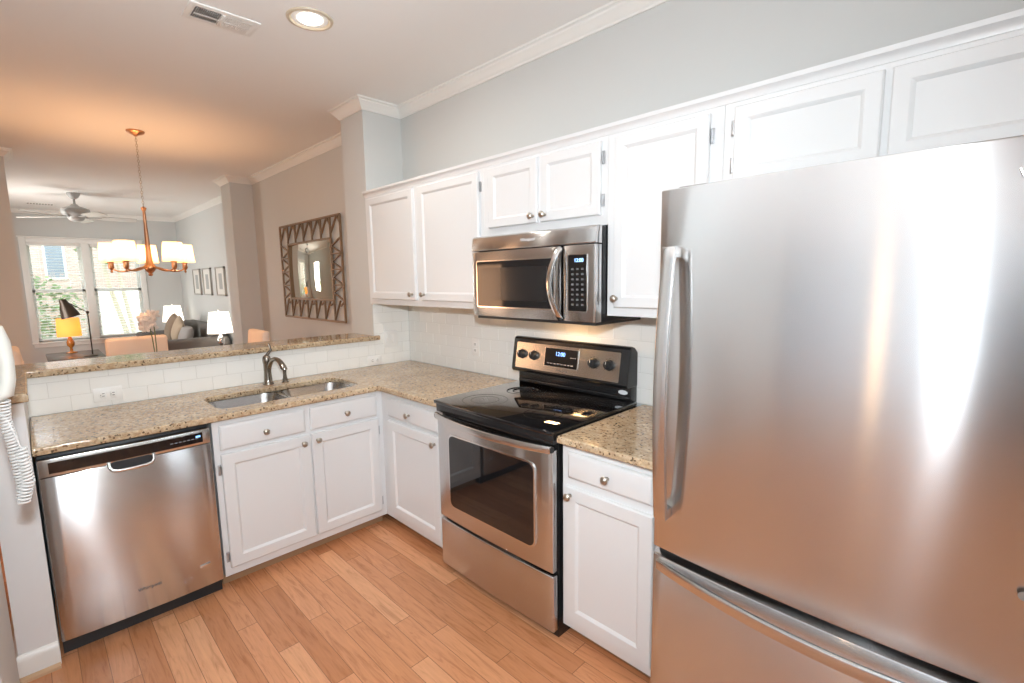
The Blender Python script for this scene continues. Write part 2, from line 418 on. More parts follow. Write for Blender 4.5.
# tiled backsplash: 3 x 6 in. subway tiles, each row shifted by half
def tile_wall(name, u0, u1, z0, z1, place):
    mb = MB(); tb = bmesh.new(); TH, TW, G = .0762, .1524, .0022
    r = 0; z = z0
    while z < z1-.005:
        ze = min(z+TH, z1); u = u0-(TW/2 if r % 2 else 0)
        while u < u1-.004:
            a, b = max(u, u0)+G/2, min(u+TW, u1)-G/2
            if b-a > .006:
                zz0, zz1 = z+G/2, ze-G/2; e = .0012
                A = [tb.verts.new(place(p, q, .0045)) for p, q in ((a, zz0), (b, zz0), (b, zz1), (a, zz1))]
                B = [tb.verts.new(place(p, q, .0075)) for p, q in ((a, zz0), (b, zz0), (b, zz1), (a, zz1))]
                Cc = [tb.verts.new(place(p, q, .008)) for p, q in ((a+e, zz0+e), (b-e, zz0+e), (b-e, zz1-e), (a+e, zz1-e))]
                for k in range(4):
                    k2 = (k+1) % 4
                    tb.faces.new((A[k], A[k2], B[k2], B[k])); tb.faces.new((B[k], B[k2], Cc[k2], Cc[k]))
                tb.faces.new(Cc)
            u += TW
        z = ze; r += 1
    bmesh.ops.recalc_face_normals(tb, faces=tb.faces)
    mb._merge(tb)
    o = mb.obj(name, tile_m, None, .3); o['kind'] = 'structure'
    g = bmesh.new(); g.faces.new([g.verts.new(place(p, q, .006)) for p, q in ((u0, z0), (u1, z0), (u1, z1), (u0, z1))])
    b2 = MB(); b2._merge(g); c = b2.obj('grout', grout, o)
    return o
tile_wall('wall_backsplash', .0, 2.75, .915, 1.385, lambda u, z, d: (u, .008-d, z))
tile_wall('wall_backsplash_peninsula', -2.10, -.296, .915, 1.099, lambda u, z, d: (-.008+d, u, z))
tile_wall('wall_backsplash_pier', -.296, .0, .915, 1.385, lambda u, z, d: (-.008+d, u, z))

# front window
def window(name, place_x):
    root = bpy.data.objects.new(name, None); COL.objects.link(root); root['kind'] = 'structure'
    root.location = (-8.0, -1.225, WZ0); o = root.location
    def sh(mb): return mb.xf(T(-o.x, -o.y, -o.z))
    mb = MB(); x0, x1 = -8.0, -7.975
    mb.box(x0, x1, WY0-.075, WY0+.005, WZ0-.02, WZ1+.075, .004).box(x0, x1, WY1-.005, WY1+.075, WZ0-.02, WZ1+.075, .004)
    mb.box(x0, x1, WY0+.006, WY1-.006, WZ1-.005, WZ1+.074, .004).box(x0, x1+.012, WY0-.09, WY1+.09, WZ1+.076, WZ1+.096, .004)
    mb.box(x0, x1, WY0-.06, WY1+.06, WZ0-.09, WZ0-.03, .004)
    sh(mb).obj('casing', trimw, root)
    sh(MB().box(-8.06, -7.94, WY0-.08, WY1+.08, WZ0-.03, WZ0, .006)).obj('sill', trimw, root)
    sh(MB().box(-8.14, -7.98, -1.28, -1.17, WZ0, WZ1, .003)).obj('mullion', trimw, root)
    for a, b in ((WY0, -1.28), (-1.17, WY1)):
        mb = MB(); mid = 1.44
        for z0, z1, xo in ((WZ0, mid+.02, -8.08), (mid-.02, WZ1, -8.12)):
            mb.box(xo-.02, xo+.015, a, a+.045, z0, z1, .003).box(xo-.02, xo+.015, b-.045, b, z0, z1, .003).box(xo-.02, xo+.015, a, b, z0, z0+.05, .003).box(xo-.02, xo+.015, a, b, z1-.045, z1, .003)
        sh(mb).obj('sash', trimw, root)
        sh(MB().box(-8.083, -8.080, a+.03, b-.03, WZ0+.03, mid).box(-8.123, -8.120, a+.03, b-.03, mid, WZ1-.03)).obj('pane', pane, root)
    return root
window('window_1', -8.0)
for i, (a, b, nm) in enumerate(((WY0+.01, -1.285, 'left'), (-1.165, WY1-.01, 'right'))):
    bl = thing('window_blind', 'white slatted blind hanging in the %s half of the front window' % nm, 'blind', (-8.03, (a+b)/2, WZ1-.04), group='blinds of the front window')
    w = (b-a)/2
    MB().box(-.03, .028, -w, w, -.01, .038, .004).obj('head_rail', trimw, bl)
    mb = MB(); n = 33
    for k in range(n):
        mb.box(-.024, .024, -w+.005, w-.005, -.0014, .0014, mat=T(0, 0, -.03-k*.0465) @ Matrix.Rotation(.12, 4, 'Y'))
    mb.obj('slats', mat('blind_slat_%d' % i, (.80, .79, .76), .5), bl)
    MB().box(-.02, .02, -w+.003, w-.003, -.04-n*.0465, -.018-n*.0465, .003).obj('bottom_rail', trimw, bl)
    mb = MB()
    for y in (-w*.6, w*.6): mb.tube([(.026, y, 0), (.026, y, -.03-n*.0465)], .0012, 5)
    mb.obj('ladder_cord', cord_m, bl)
def plain_window(name, loc, rz, w, h, nx, nz):
    root = bpy.data.objects.new(name, None); COL.objects.link(root); root['kind'] = 'structure'; root.location = loc; root.rotation_euler = (0, 0, rz)
    mb = MB()
    mb.box(0, .06, -.03, .03, 0, h).box(w-.06, w, -.03, .03, 0, h).box(0, w, -.03, .03, 0, .07).box(0, w, -.03, .03, h-.07, h)
    for k in range(1, nx): mb.box(w*k/nx-.014, w*k/nx+.014, -.015, .015, 0, h)
    for k in range(1, nz): mb.box(0, w, -.015, .015, h*k/nz-.014, h*k/nz+.014)
    mb.obj('sash', trimw, root); MB().box(.05, w-.05, -.003, .003, .05, h-.05).obj('pane', pane, root)
plain_window('window_2', (5.28, -.8, 1.25), PI/2, .55, .65, 1, 1)  # unseen window, placed and sized for its glint on the dishwasher
plain_window('window_3', (-6.4, -2.66, .7), 0, 1.0, 1.5, 2, 3)

# ------------------------------------------------------------------ cabinets (local frame: x along the front, front faces -y)
def panel_door(mb, x0, x1, z0, z1, yf, t=.019, fr=.058):
    def R(i, y): return (x0+i, x1-i, z0+i, z1-i, y)
    mb.loops([R(0, yf+t), R(0, yf+.004), R(.004, yf), R(fr-.004, yf), R(fr+.001, yf+.003), R(fr+.007, yf+.009), R(fr+.010, yf+.009)])
def knob_at(x, z, yf, parent):
    return MB().lathe([(.0085, 0), (.0065, .004), (.005, .012), (.0085, .016), (.0145, .020), (.0155, .025), (.012, .030), (.005, .0325), (0, .033)], n=18, mat=TONEG).obj('knob', nickel, parent, .7, (x, yf, z))
def hinge_at(x, z, yf, side, parent):
    mb = MB(); mb.box(-.008, .008, -.004, .0, -.026, .026, .0015).tube([(0, -.005, -.022), (0, -.005, .022)], .0042, 8)
    mb.box(-.010*side-.006, -.010*side+.006, -.003, .0, -.016, .016, .001)
    return mb.obj('hinge', hinge_m, parent, .6, (x, yf, z))
def cabinet(name, label, loc, rz, w, d, z0, z1, doors=(), drawers=(), toe_d=0, under=False, group=None, hin=True, side_open=False):
    c = thing(name, label, 'cabinet', loc, rz, group)
    mb = MB()
    if under:                                   # wall cabinet: recessed underside
        mb.box(0, w, -d, -.0, z0+.02, z1).box(0, w, -d, -d+.019, z0, z0+.02).box(0, .015, -d+.019, 0, z0, z0+.02).box(w-.015, w, -d+.019, 0, z0, z0+.02)
        mb.obj('body', white, c)
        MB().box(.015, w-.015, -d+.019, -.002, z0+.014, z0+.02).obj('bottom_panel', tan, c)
    elif side_open:                             # carcass of panels round the sink bowls
        mb.box(0, w, -d, -d+.019, z0, z1).box(0, .016, -d+.020, -.01, z0+.001, z1-.001).box(w-.016, w, -d+.020, -.01, z0+.001, z1-.001).box(.017, w-.017, -d+.020, -.01, z0+.001, z0+.016)
        mb.obj('body', white, c)
    else:
        mb.box(0, w, -d, -.01, z0, z1); mb.obj('body', white, c)
    if toe_d: MB().box(0, w, -d+toe_d, -.02, FZ, z0+.001).obj('toe_kick', toe, c)
    for (x0, x1, a, b, kn, hs) in doors:
        mb = MB(); panel_door(mb, x0, x1, a, b, -d-.019, fr=.055 if toe_d else .045); o = mb.obj('door', white, c, .4)
        if kn: knob_at(kn[0], kn[1], -d-.019, o)
        if hs and hin:
            off = .006
            hx = x0-off if hs < 0 else x1+off
            for hz in (a+(.055 if b-a > .45 else .06), b-(.075 if b-a > .45 else .065)): hinge_at(hx, hz, -d, hs, o)
    for (x0, x1, a, b, kn) in drawers:
        mb = MB()
        def R(i, y): return (x0+i, x1-i, a+i, b-i, y)
        mb.loops([R(0, -d), R(0, -d-.011), R(.004, -d-.015), R(.010, -d-.018), R(.014, -d-.019)])
        o = mb.obj('drawer_front', white, c, .4)
        if kn: knob_at(kn[0], kn[1], -d-.019, o)
    return c
# sink base on the peninsula (front faces +x)
cabinet('base_cabinet', 'white base cabinet under the sink, two doors below two drawer fronts', (0, -1.50, 0), PI/2, .8897, .61, .10, .884,
        doors=[(.024, .446, .143, .715, (.408, .677), -1), (.456, .853, .143, .715, (.484, .679), 1)],
        drawers=[(.026, .428, .735, .858, (.226, .788)), (.456, .850, .735, .858, (.654, .792))], toe_d=.06, group='white base cabinets', side_open=True)
cabinet('base_cabinet', 'white base cabinet with one door and drawer between inside corner and range', (.6103, 0, 0), 0, .6097, .61, .10, .884,
        doors=[(.086, .577, .143, .715, (.549, .677), -1)], drawers=[(.086, .577, .738, .848, (.317, .788))], toe_d=.06, group='white base cabinets', hin=False)
cabinet('base_cabinet', 'narrow white base cabinet between the range and the refrigerator', (1.998, 0, 0), 0, .432, .61, .10, .884,
        doors=[(.022, .405, .143, .712, (.030+.02, .679), 1)], drawers=[(.034, .400, .748, .852, (.221, .797))], toe_d=.06, group='white base cabinets', hin=False)
# wall cabinets
cabinet('wall_cabinet', 'tall white two-door wall cabinet left of the microwave', (.0, 0, 0), 0, 1.233, .313, 1.363, 2.10,
        doors=[(.045, .595, 1.400, 2.080, (.562, 1.437), 0), (.655, 1.203, 1.400, 2.080, (.690, 1.437), 1)], under=True, group='white wall cabinets')
cabinet('wall_cabinet', 'short white two-door wall cabinet directly above the microwave', (1.234, 0, 0), 0, .765, .313, 1.742, 2.10,
        doors=[(.047, .384, 1.784, 2.080, (.358, 1.815), -1), (.406, .735, 1.784, 2.080, (.432, 1.815), 1)], group='white wall cabinets')
cabinet('wall_cabinet', 'tall white single-door wall cabinet between microwave and refrigerator', (2.0, 0, 0), 0, .466, .313, 1.363, 2.10,
        doors=[(.040, .420, 1.400, 2.080, (.055, 1.437), 1)], under=True, group='white wall cabinets')
cabinet('wall_cabinet', 'wide white two-door wall cabinet above the refrigerator', (2.467, 0, 0), 0, .95, .313, 1.80, 2.10,
        doors=[(.037, .437, 1.835, 2.080, None, -1), (.455, .912, 1.835, 2.080, None, 1)], group='white wall cabinets')
tr = sweep([(3.417, -.313), (.0, -.313)], [(0, 0), (.004, 0), (.006, .010), (.012, .018), (.020, .024), (.022, .038), (0, .038)], 2.098)
tag(tr.obj('cabinet_moulding', white, None, .5), 'long white moulding running along the tops of the wall cabinets', 'moulding')

# ------------------------------------------------------------------ granite
HOLE = rrect(.185, .535, -1.440, -.695, .07, 7)
ct = slab('countertop', [(.001, -2.098), (.648, -2.098), (.648, -.655), (.655, -.648), (1.222, -.648), (1.222, -.001), (.001, -.001)][::1], [HOLE], .885, .915, .006, gran)
tag(ct, 'L-shaped speckled tan granite countertop with the sink cutout', 'countertop')
ct2 = slab('countertop', [(1.998, -.648), (2.435, -.648), (2.435, -.001), (1.998, -.001)], [], .885, .915, .006, gran, None, (0, 0, 0))
tag(ct2, 'small speckled granite countertop between range and refrigerator', 'countertop')
bt = slab('bar_top', [(-.30, -2.30), (.668, -2.30), (.668, -2.085), (.022, -2.085), (.022, -.262), (.0025, -.262), (.0025, -.299), (-.30, -.299)], [], 1.100, 1.133, .006, gran)
tag(bt, 'raised granite bar top on the tiled half wall behind the sink', 'bar top')

# ------------------------------------------------------------------ sink, faucet, sprayer
sk = thing('sink', 'double bowl stainless undermount sink in the granite countertop', 'sink', (.36, -1.067, .915))
def bowl(y0, y1):
    mb = MB(); x0, x1 = .178, .542
    lv = [(0, -.0312, .070), (.0, -.034, .07), (.010, -.05, .07), (.018, -.15, .06), (.035, -.185, .05), (.07, -.20, .04)]
    t = bmesh.new(); rings = []
    for i, z, r in lv:
        rings.append([t.verts.new((x-.36, y+1.067, z)) for x, y in rrect(x0+i, x1-i, y0+i, y1-i, max(.02, r), 6)])
    # flange
    fl = [t.verts.new((x-.36, y+1.067, -.0312)) for x, y in rrect(x0-.02, x1+.02, y0-.007, y1+.007, .08, 6)]
    n = len(fl)
    for A, B in zip([fl]+rings, rings):
        for k in range(n): t.faces.new((A[k], A[(k+1) % n], B[(k+1) % n], B[k]))
    t.faces.new(rings[-1]); bmesh.ops.recalc_face_normals(t, faces=t.faces)
    for f in t.faces: f.normal_flip() if False else None
    mb._merge(t); b = mb.obj('bowl', sink_m, sk, .8)
    MB().lathe([(0, .002), (.018, .002), (.03, .004), (.042, .004), (.045, .0)], n=20).obj('drain', chrome, b, .6, (0, (y0+y1)/2+1.067, -.20))
bowl(-1.447, -1.075); bowl(-1.052, -.688)
MB().box(-.17, .17, -.010, .018, -.045, -.030, .006).obj('divider', sink_m, sk)

fa = thing('faucet', 'dark nickel kitchen faucet with curved spout and lever behind the sink', 'faucet', (.085, -1.065, .915))
MB().lathe([(.030, 0), (.030, .006), (.026, .012), (.0235, .03), (.0205, .075), (.0205, .12), (.0235, .14), (.0235, .158), (.019, .170), (.010, .178), (0, .180)], n=24).obj('body', faucet_m, fa, .7)
sp = []
for k in range(17):
    a = k/16; ang = PI*(1-a*.83)
    sp.append((.115+.105*math.cos(ang), .004+.018*a, .075+.088*math.sin(ang)))
MB().tube(sp, [(.013+.006*(k/16)**2, .013-.001*(k/16)) for k in range(17)], 14).obj('spout', faucet_m, fa, .8)
MB().lathe([(.017, 0), (.017, .006), (.0135, .014)], n=18).xf(T(.212, .023, .112)).obj('aerator', faucet_m, fa, .7)
MB().tube([(0, 0, .172), (.004, .012, .190), (.010, .024, .205), (.008, .022, .225), (.002, .016, .240), (0, .016, .246)], [.009, .0085, .007, .006, .0075, .004], 12).obj('lever', faucet_m, fa, .8)
sd = thing('side_sprayer', 'slim dark nickel side sprayer standing right of the faucet', 'sprayer', (.10, -.972, .915))
MB().lathe([(.021, 0), (.021, .005), (.016, .010), (.0155, .022)], n=20).obj('holder', faucet_m, sd, .7)
MB().lathe([(.012, .020), (.0125, .028), (.010, .05), (.0105, .075), (.0135, .092), (.0125, .102), (.006, .108), (0, .109)], n=20).obj('spray_head', faucet_m, sd, .7)

# ------------------------------------------------------------------ outlets and switches
def outlet(name, label, loc, rz, horizontal=False, gangs=1, rocker=False):
    o = thing(name, label, 'outlet' if not rocker else 'switch', loc, rz)
    w, h = .070+.046*(gangs-1), .115
    Rm = Matrix.Rotation(PI/2, 4, 'Y') if horizontal else Matrix.Identity(4)
    MB().box(-w/2, w/2, -.006, 0, -h/2, h/2, .0025).xf(Rm).obj('plate', plate_w, o)
    for g in range(gangs):
        cx = (g-(gangs-1)/2)*.046
        if rocker:
            MB().box(-.016+cx, .016+cx, -.010, -.005, -.033, .033, .003).xf(Rm).obj('rocker', plate_w, o)
        else:
            for s in (-1, 1):
                r = MB().box(-.016+cx, .016+cx, -.0085, -.005, s*.02-.013, s*.02+.013, .003).xf(Rm).obj('receptacle', plate_w, o)
                MB().box(-.0075+cx, -.0045+cx, -.0089, -.008, s*.02-.004, s*.02+.006).box(.0045+cx, .0075+cx, -.0089, -.008, s*.02-.004, s*.02+.006).box(-.002+cx, .002+cx, -.0089, -.008, s*.02-.010, s*.02-.007).xf(Rm).obj('slots', slot_d, r)
outlet('wall_outlet', 'white sideways outlet on peninsula tile above the dishwasher', (.0005, -1.806, .974), PI/2, True)
outlet('wall_outlet', 'white sideways outlet low on peninsula tile right of the faucet', (.0005, -.305, .953), PI/2, True)
outlet('wall_switch', 'white double rocker switch on the tiled pier near the corner', (.0005, -.165, 1.10), PI/2, False, 2, True)
outlet('wall_outlet', 'white upright outlet on range wall tile left of the range', (.777, -.0005, 1.085), 0)

# ------------------------------------------------------------------ dishwasher (front faces +x)
dw = thing('dishwasher', 'stainless dishwasher with black control strip at the peninsula end', 'dishwasher', (0, -2.094, 0), PI/2)
w = .584
MB().box(.004, w-.004, -.60, -.03, .10, .872, .003).obj('body', blackp, dw)
MB().box(.004, w-.004, -.588, -.05, FZ, .10).obj('toe_panel', blackp, dw)
def bowed(x0, x1, yb, yf, sag, n=12):
    P = [(x0, yb)]
    for k in range(n+1):
        u = k/n; P.append((x0+(x1-x0)*u, yf-sag*(1-(2*u-1)**2)))
    P.append((x1, yb)); return P
MB().prism(bowed(.003, w-.003, -.60, -.632, .012), .108, .790, 'z', .004).obj('door', steel, dw, .5)
MB().prism(bowed(.003, w-.003, -.60, -.632, .012), .792, .862, 'z', .003).obj('control_strip', steel_s, dw, .5)
def arc_y(x, yf, sag, x0, x1): u = (x-x0)/(x1-x0); return yf-sag*(1-(2*u-1)**2)
P = []
for k in range(13):
    x = .034+(w-.068)*k/12; P.append((x, arc_y(x, -.6325, .012, .003, w-.003)))
cp = MB().prism(P+[(x, y+.004) for x, y in reversed(P)], .803, .848, 'z').obj('control_panel', glassb, dw, .5)
cy = lambda x: arc_y(x, -.633, .012, .003, w-.003)
for k in range(7):
    x = .43+k*.016; MB().box(x-.005, x+.005, cy(x)-.0008, cy(x), .823, .826).obj('button', mat('dw_icon', (.25, .27, .3), .4) if k == 0 else bpy.data.materials['dw_icon'], cp)
MB().box(.523, .541, cy(.53)-.0008, cy(.53)+.001, .829, .836).obj('status_light', emis('dw_led', (.25, .55, 1), 1.6), cp)
# pocket handle hanging from the strip
hx0, hx1 = .212, .362
MB().prism(rrect(hx0+.004, hx1-.004, .764, .800, .014), arc_y(.287, -.632, .012, .003, w-.003)-.0015, -.636, 'y').obj('handle_shade_plate', blackp, dw)  # flat dark plate stands in for the shaded pocket; door is uncut
pts = [(hx0, -.644, .800), (hx0+.001, -.651, .781), (hx0+.010, -.656, .768), (hx0+.030, -.659, .764), ((hx0+hx1)/2, -.661, .763), (hx1-.030, -.659, .764), (hx1-.010, -.656, .768), (hx1-.001, -.651, .781), (hx1, -.644, .800)]
MB().tube(pts, [(.007, .007)]*9, 10, True, (0, -1, 0)).obj('handle', chrome, dw, .8)
text('logo', 'Whirlpool', .020, mat('logo_dark', (.12, .12, .12), .4), dw, T(.297, -.6449, .212) @ FRONT)
MB().box(.488, .532, -.6409, -.6375, .205, .219, .001).obj('badge', chrome, dw)

# ------------------------------------------------------------------ range
rg = thing('range', 'freestanding stainless electric range with black glass cooktop', 'range', (1.226, 0, 0))
w = .764
MB().box(.004, w-.004, -.625, -.012, .035, .902).box(.03, w-.03, -.58, -.05, FZ, .04).obj('body', black, rg)
MB().prism(bowed(.006, w-.006, -.626, -.656, .010), .068, .316, 'z', .006, 3).obj('storage_drawer', steel, rg, .5)
od = MB().prism(bowed(.006, w-.006, -.626, -.658, .010), .332, .850, 'z', .005).obj('oven_door', steel, rg, .5)
def curved_plate(x0, x1, z0, z1, r, y_of, th):
    mb = MB(); t = bmesh.new(); pl = rrect(x0, x1, z0, z1, r, 5)
    c = [t.verts.new((x, y_of(x), z)) for x, z in pl]; d = [t.verts.new((x, y_of(x)+th, z)) for x, z in pl]; n = len(pl)
    t.faces.new(c); t.faces.new(d)
    for k in range(n): t.faces.new((c[k], c[(k+1) % n], d[(k+1) % n], d[k]))
    bmesh.ops.recalc_face_normals(t, faces=t.faces); mb._merge(t); return mb
yo = lambda x: -.6685
curved_plate(.103, .671, .409, .783, .034, lambda x: -.6700, .008).obj('window_frame', chrome, od)
curved_plate(.110, .664, .416, .776, .030, lambda x: -.6712, .006).obj('window_glass', glassb, od)
hp = []
for k in range(21):
    u = k/20; hp.append((.006+(w-.012)*u, -.664-.050*(1-(2*u-1)**2)-.004, .858))
MB().bar(hp, .016, .032, bev=.004).obj('handle', steel_s, od, .5)
for x_ in (0, w-.02): MB().box(x_, x_+.02, -.675, -.652, .846, .868, .004).obj('handle_end', blackp, od)
ck = MB(); ck.prism(bowed(-.004, w+.004, -.045, -.672, .014), .917, .934, 'z', .004).obj('cooktop', glassb, rg, .5)
MB().prism(bowed(.002, w-.002, -.045, -.660, .012), .876, .917, 'z', .003).obj('cooktop_apron', black, rg, .5)
mring = mat('burner_ring', (.018, .018, .019), .10)
for x, y, r in ((.19, -.50, .112), (.57, -.50, .085), (.19, -.23, .085), (.57, -.23, .112), (.38, -.27, .05)):
    mb = MB()
    for rr in (r, r*.62):
        mb.lathe([(rr-.002, .0), (rr-.002, .0003), (rr+.002, .0003), (rr+.002, .0)], n=40, cap=False)
    mb.obj('burner_ring', mring, rg, .6, (x, y, .934))
# backguard
MB().box(.0, w-.022, -.062, -.004, .917, 1.012, .004).box(.006, w-.028, -.070, -.058, .934, .955, .004).obj('backguard', black, rg)
BG = [(-.100, 1.006), (-.104, 1.016), (-.076, 1.184), (-.068, 1.194), (-.052, 1.197), (-.030, 1.190), (-.004, 1.165), (-.004, 1.0), (-.095, 1.000)]
MB().prism(BG, -.018, w-.020, 'x', .004).obj('control_housing', black, rg, .4)
tilt = math.atan2(.028, .168)                    # lean of the panel
def onpanel(mb): return mb.xf(T(0, -.0915, 1.098) @ Matrix.Rotation(-tilt, 4, 'X'))
pp = onpanel(MB().prism(rrect(.012, .700, -.074, .070, .006, 4), -.0012, .004, 'y')).obj('control_panel', brushed('panel_steel', (.60, .58, .55), .25, .6), rg)
onpanel(MB().prism(rrect(.225, .455, -.048, .060, .005, 4), -.0035, .002, 'y')).obj('display_frame', chrome, pp)
onpanel(MB().prism(rrect(.231, .449, -.042, .055, .004, 4), -.0045, .002, 'y')).obj('display', glassb, pp)
text('clock_digits', '12:00', .030, emis('clock_blue', (.22, .42, 1.0), 2.6), pp, T(0, -.0915, 1.098) @ Matrix.Rotation(-tilt, 4, 'X') @ T(.335, -.0047, .026) @ FRONT)
kg = mat('keypad_grey', (.35, .36, .38), .5)
for k in range(8): onpanel(MB().box(.250+k*.023, .264+k*.023, -.0049, -.004, -.028, -.024)).obj('key', kg, pp)
for k in range(3): onpanel(MB().box(.405+k*.013, .412+k*.013, -.0049, -.004, .012, .016)).obj('key', kg, pp)
text('logo', 'Whirlpool', .017, bpy.data.materials['logo_dark'], pp, T(0, -.0915, 1.098) @ Matrix.Rotation(-tilt, 4, 'X') @ T(.352, -.0015, -.060) @ FRONT)
for x in (.060, .150, .548, .640):
    kb = onpanel(MB().lathe([(.027, 0), (.027, .004), (.0235, .007), (.0205, .024), (.018, .027), (0, .027)], n=24, mat=TONEG).box(-.005, .005, -.034, -.02, -.019, .019, .003).xf(T(x, -.001, .004))).obj('knob', blackp, rg, .6)
    onpanel(MB().box(-.0012, .0012, -.0346, -.0335, .002, .017).xf(T(x, -.001, .004))).obj('pointer', plate_w, kb)
    md = MB()
    for k in range(9):
        a = math.radians(-135+k*33.75+90); md.box(-.002, .002, -.0012, 0, -.0012, .0012, mat=T(.033*math.cos(a), 0, .033*math.sin(a)))
    onpanel(md.xf(T(x, -.0012, .004))).obj('dial_marks', slot_d, kb)
st = MB().lathe([(0, 0), (1, 0), (1, .03), (0, .03)], n=28, mat=Matrix.Diagonal((.026, .011, .03, 1))).xf(TONEG).obj('sticker', mat('sticker_white', (.80, .82, .84), .35), rg, .6, (.700, -.0622, .972))
d = area('cooktop_light', (1.62, -.20, 1.318), (0, 0, 0), .10, .05, 1.6, (1.0, .60, .28))

# ------------------------------------------------------------------ microwave over the range
mw = thing('microwave', 'stainless over-the-range microwave hung below the short cabinet', 'microwave', (1.222, 0, 1.335))
w = .776; hh = .404
MB().box(.006, w-.004, -.352, -.006, .0, hh-.002, .003).obj('body', black, mw)
MB().box(.012, w-.012, -.375, -.012, -.012, .001, .003).box(.05, .24, -.26, -.10, -.017, -.01, .003).box(.52, .71, -.26, -.10, -.017, -.01, .003).obj('underside', blackp, mw)
MB().prism([(-.352, .331), (-.394, .331), (-.398, .335), (-.388, .396), (-.380, hh), (-.352, hh)], 0, w, 'x', .002).obj('vent_panel', steel, mw, .5)
dr = MB().prism(bowed(0, .590, -.352, -.394, .004), .002, .327, 'z', .004).obj('door', steel, mw, .5)
curved_plate(.036, .558, .047, .283, .010, lambda x: -.3990, .006).obj('window_frame', chrome, dr)
curved_plate(.042, .552, .053, .277, .008, lambda x: -.3998, .006).obj('window_glass', mat('smoked_glass', (.012, .012, .013), .05), dr)
curved_plate(.085, .515, .085, .245, .006, lambda x: -.4001, .003).obj('window_mesh', mat('oven_mesh', (.018, .018, .019), .12), dr)
hp = []
for k in range(19):
    u = k/18; hp.append((.595-.030*math.sin(PI*u)**.8, -.398-.046*math.sin(PI*u)**.8, .008+.312*u))
MB().bar(hp, .026, .012, up=(0, -1, 0), bev=.004).obj('handle', chrome, dr, .6)
cpn = MB().prism(bowed(.606, w, -.352, -.395, .003), .002, .327, 'z', .004).obj('control_panel', steel, mw, .5)
MB().prism(rrect(.634, .737, .044, .290, .006, 4), -.4012, -.394, 'y').obj('keypad_frame', chrome, cpn)
kp = MB().prism(rrect(.638, .733, .048, .286, .005, 4), -.4022, -.394, 'y').obj('keypad', glassb, cpn)
text('display_digits', '12:00', .022, emis('mw_blue', (.30, .55, 1.0), 2.8), kp, T(.694, -.4026, .262) @ FRONT)
km = mat('key_marks', (.12, .125, .135), .5)
for r in range(8):
    for c in range(3):
        MB().box(.655+c*.026, .667+c*.026, -.4028, -.4020, .222-r*.0215, .230-r*.0215, .0003).obj('key', km, kp)
text('logo', 'Whirlpool', .022, mat('logo_light', (.78, .78, .78), .3), mw, T(.392, -.3930, .368) @ Matrix.Rotation(-.16, 4, 'X') @ FRONT)

# ------------------------------------------------------------------ refrigerator
fr = thing('refrigerator', 'large stainless bottom-freezer refrigerator at the right', 'refrigerator', (2.507, 0, 0))
w = .912; yb = -.73
MB().box(.006, w-.006, -.715, -.03, .03, 1.745, .004).box(.03, w-.03, -.68, -.06, FZ, .05).obj('body', fridge_side, fr)
def fdoor(nm, z0, z1):
    P = [(0, yb+.012), (0, -.812)]
    n = 24
    for k in range(n+1):
        u = k/n; x = .006+(w-.012)*u; P.append((x, -.826-.026*(1-(2*u-1)**2)))
    P += [(w, -.812), (w, yb+.012)]
    return MB().prism(P, z0, z1, 'z', .004, 2, .9).obj(nm, steel, fr, .45)
up_d = fdoor('door', .742, 1.752); lo_d = fdoor('freezer_drawer', .065, .718)
MB().box(.012, w-.012, -.80, -.70, .06, 1.735).obj('gasket', blackp, fr)
MB().box(.02, w-.02, -.735, -.70, FZ+.005, .062).obj('base_grille', blackp, fr)
MB().box(.02, .10, -.76, -.64, 1.745, 1.768, .004).obj('hinge_cover', fridge_side, fr)
hp = []
for k in range(25):
    u = k/24; hp.append((.054-.008*(1-u), -.866-.026*math.sin(PI*u), .852+.748*u))
MB().bar(hp, .036, .014, up=(0, -1, 0), bev=.003).box(.036, .070, -.866, -.832, 1.572, 1.602, .003).box(.030, .062, -.866, -.832, .850, .880, .003).obj('handle', steel_s, up_d, .6)
hp = []
for k in range(25):
    u = k/24; x = .022+(w-.044)*u
    hp.append((x, -.832-.022*(1-(2*u-1)**2)-.050*math.sin(PI*u)**.9, .694))
MB().bar(hp, .014, .030, bev=.003).obj('handle', steel_s, lo_d, .6)
MB().lathe([(0, 0), (.008, 0), (.008, .003), (0, .003)], n=20, mat=TONEG).obj('lock_cover', fridge_side, up_d, .6, (.742, -.8475, .945))
text('logo', 'Whirlpool', .019, mat('logo_steel', (.45, .45, .45), .3, 1.0), up_d, T(.715, -.8495, 1.690) @ FRONT)

# ------------------------------------------------------------------ ceiling fittings of the kitchen
cl = thing('recessed_light', 'lit recessed ceiling light with beige trim ring above the sink', 'ceiling light', (.767, -.972, H))
MB().lathe([(.105, 0), (.102, -.006), (.090, -.008), (.068, .012), (.060, .03)], n=36, cap=False).xf(T(0, 0, 0)).obj('trim_ring', mat('can_trim', (.60, .52, .40), .45), cl, .8)
MB().lathe([(0, -.006), (.050, -.006), (.056, -.002), (.056, .004)], n=30).obj('lamp_face', emis('lamp_glow', (1.0, .93, .80), 9), cl, .8)
vt = thing('ceiling_vent', 'white rectangular ceiling vent above the dishwasher', 'vent', (.487, -1.27, H))
MB().loops([(-.082, .082, -.145, .145, 0), (-.082, .082, -.145, .145, -.006), (-.070, .070, -.133, .133, -.009), (-.056, .056, -.118, .118, -.006), (-.056, .056, -.118, .118, -.004)], mat=Matrix(((1, 0, 0, 0), (0, 0, 1, 0), (0, 1, 0, 0), (0, 0, 0, 1)))).obj('frame', trimw, vt)
MB().box(-.055, .055, -.116, -.012, -.0055, -.0042).obj('duct_shade_plate', mat('duct_shade', (.05, .055, .06), .6), vt)  # dark plate stands in for the shade inside the duct
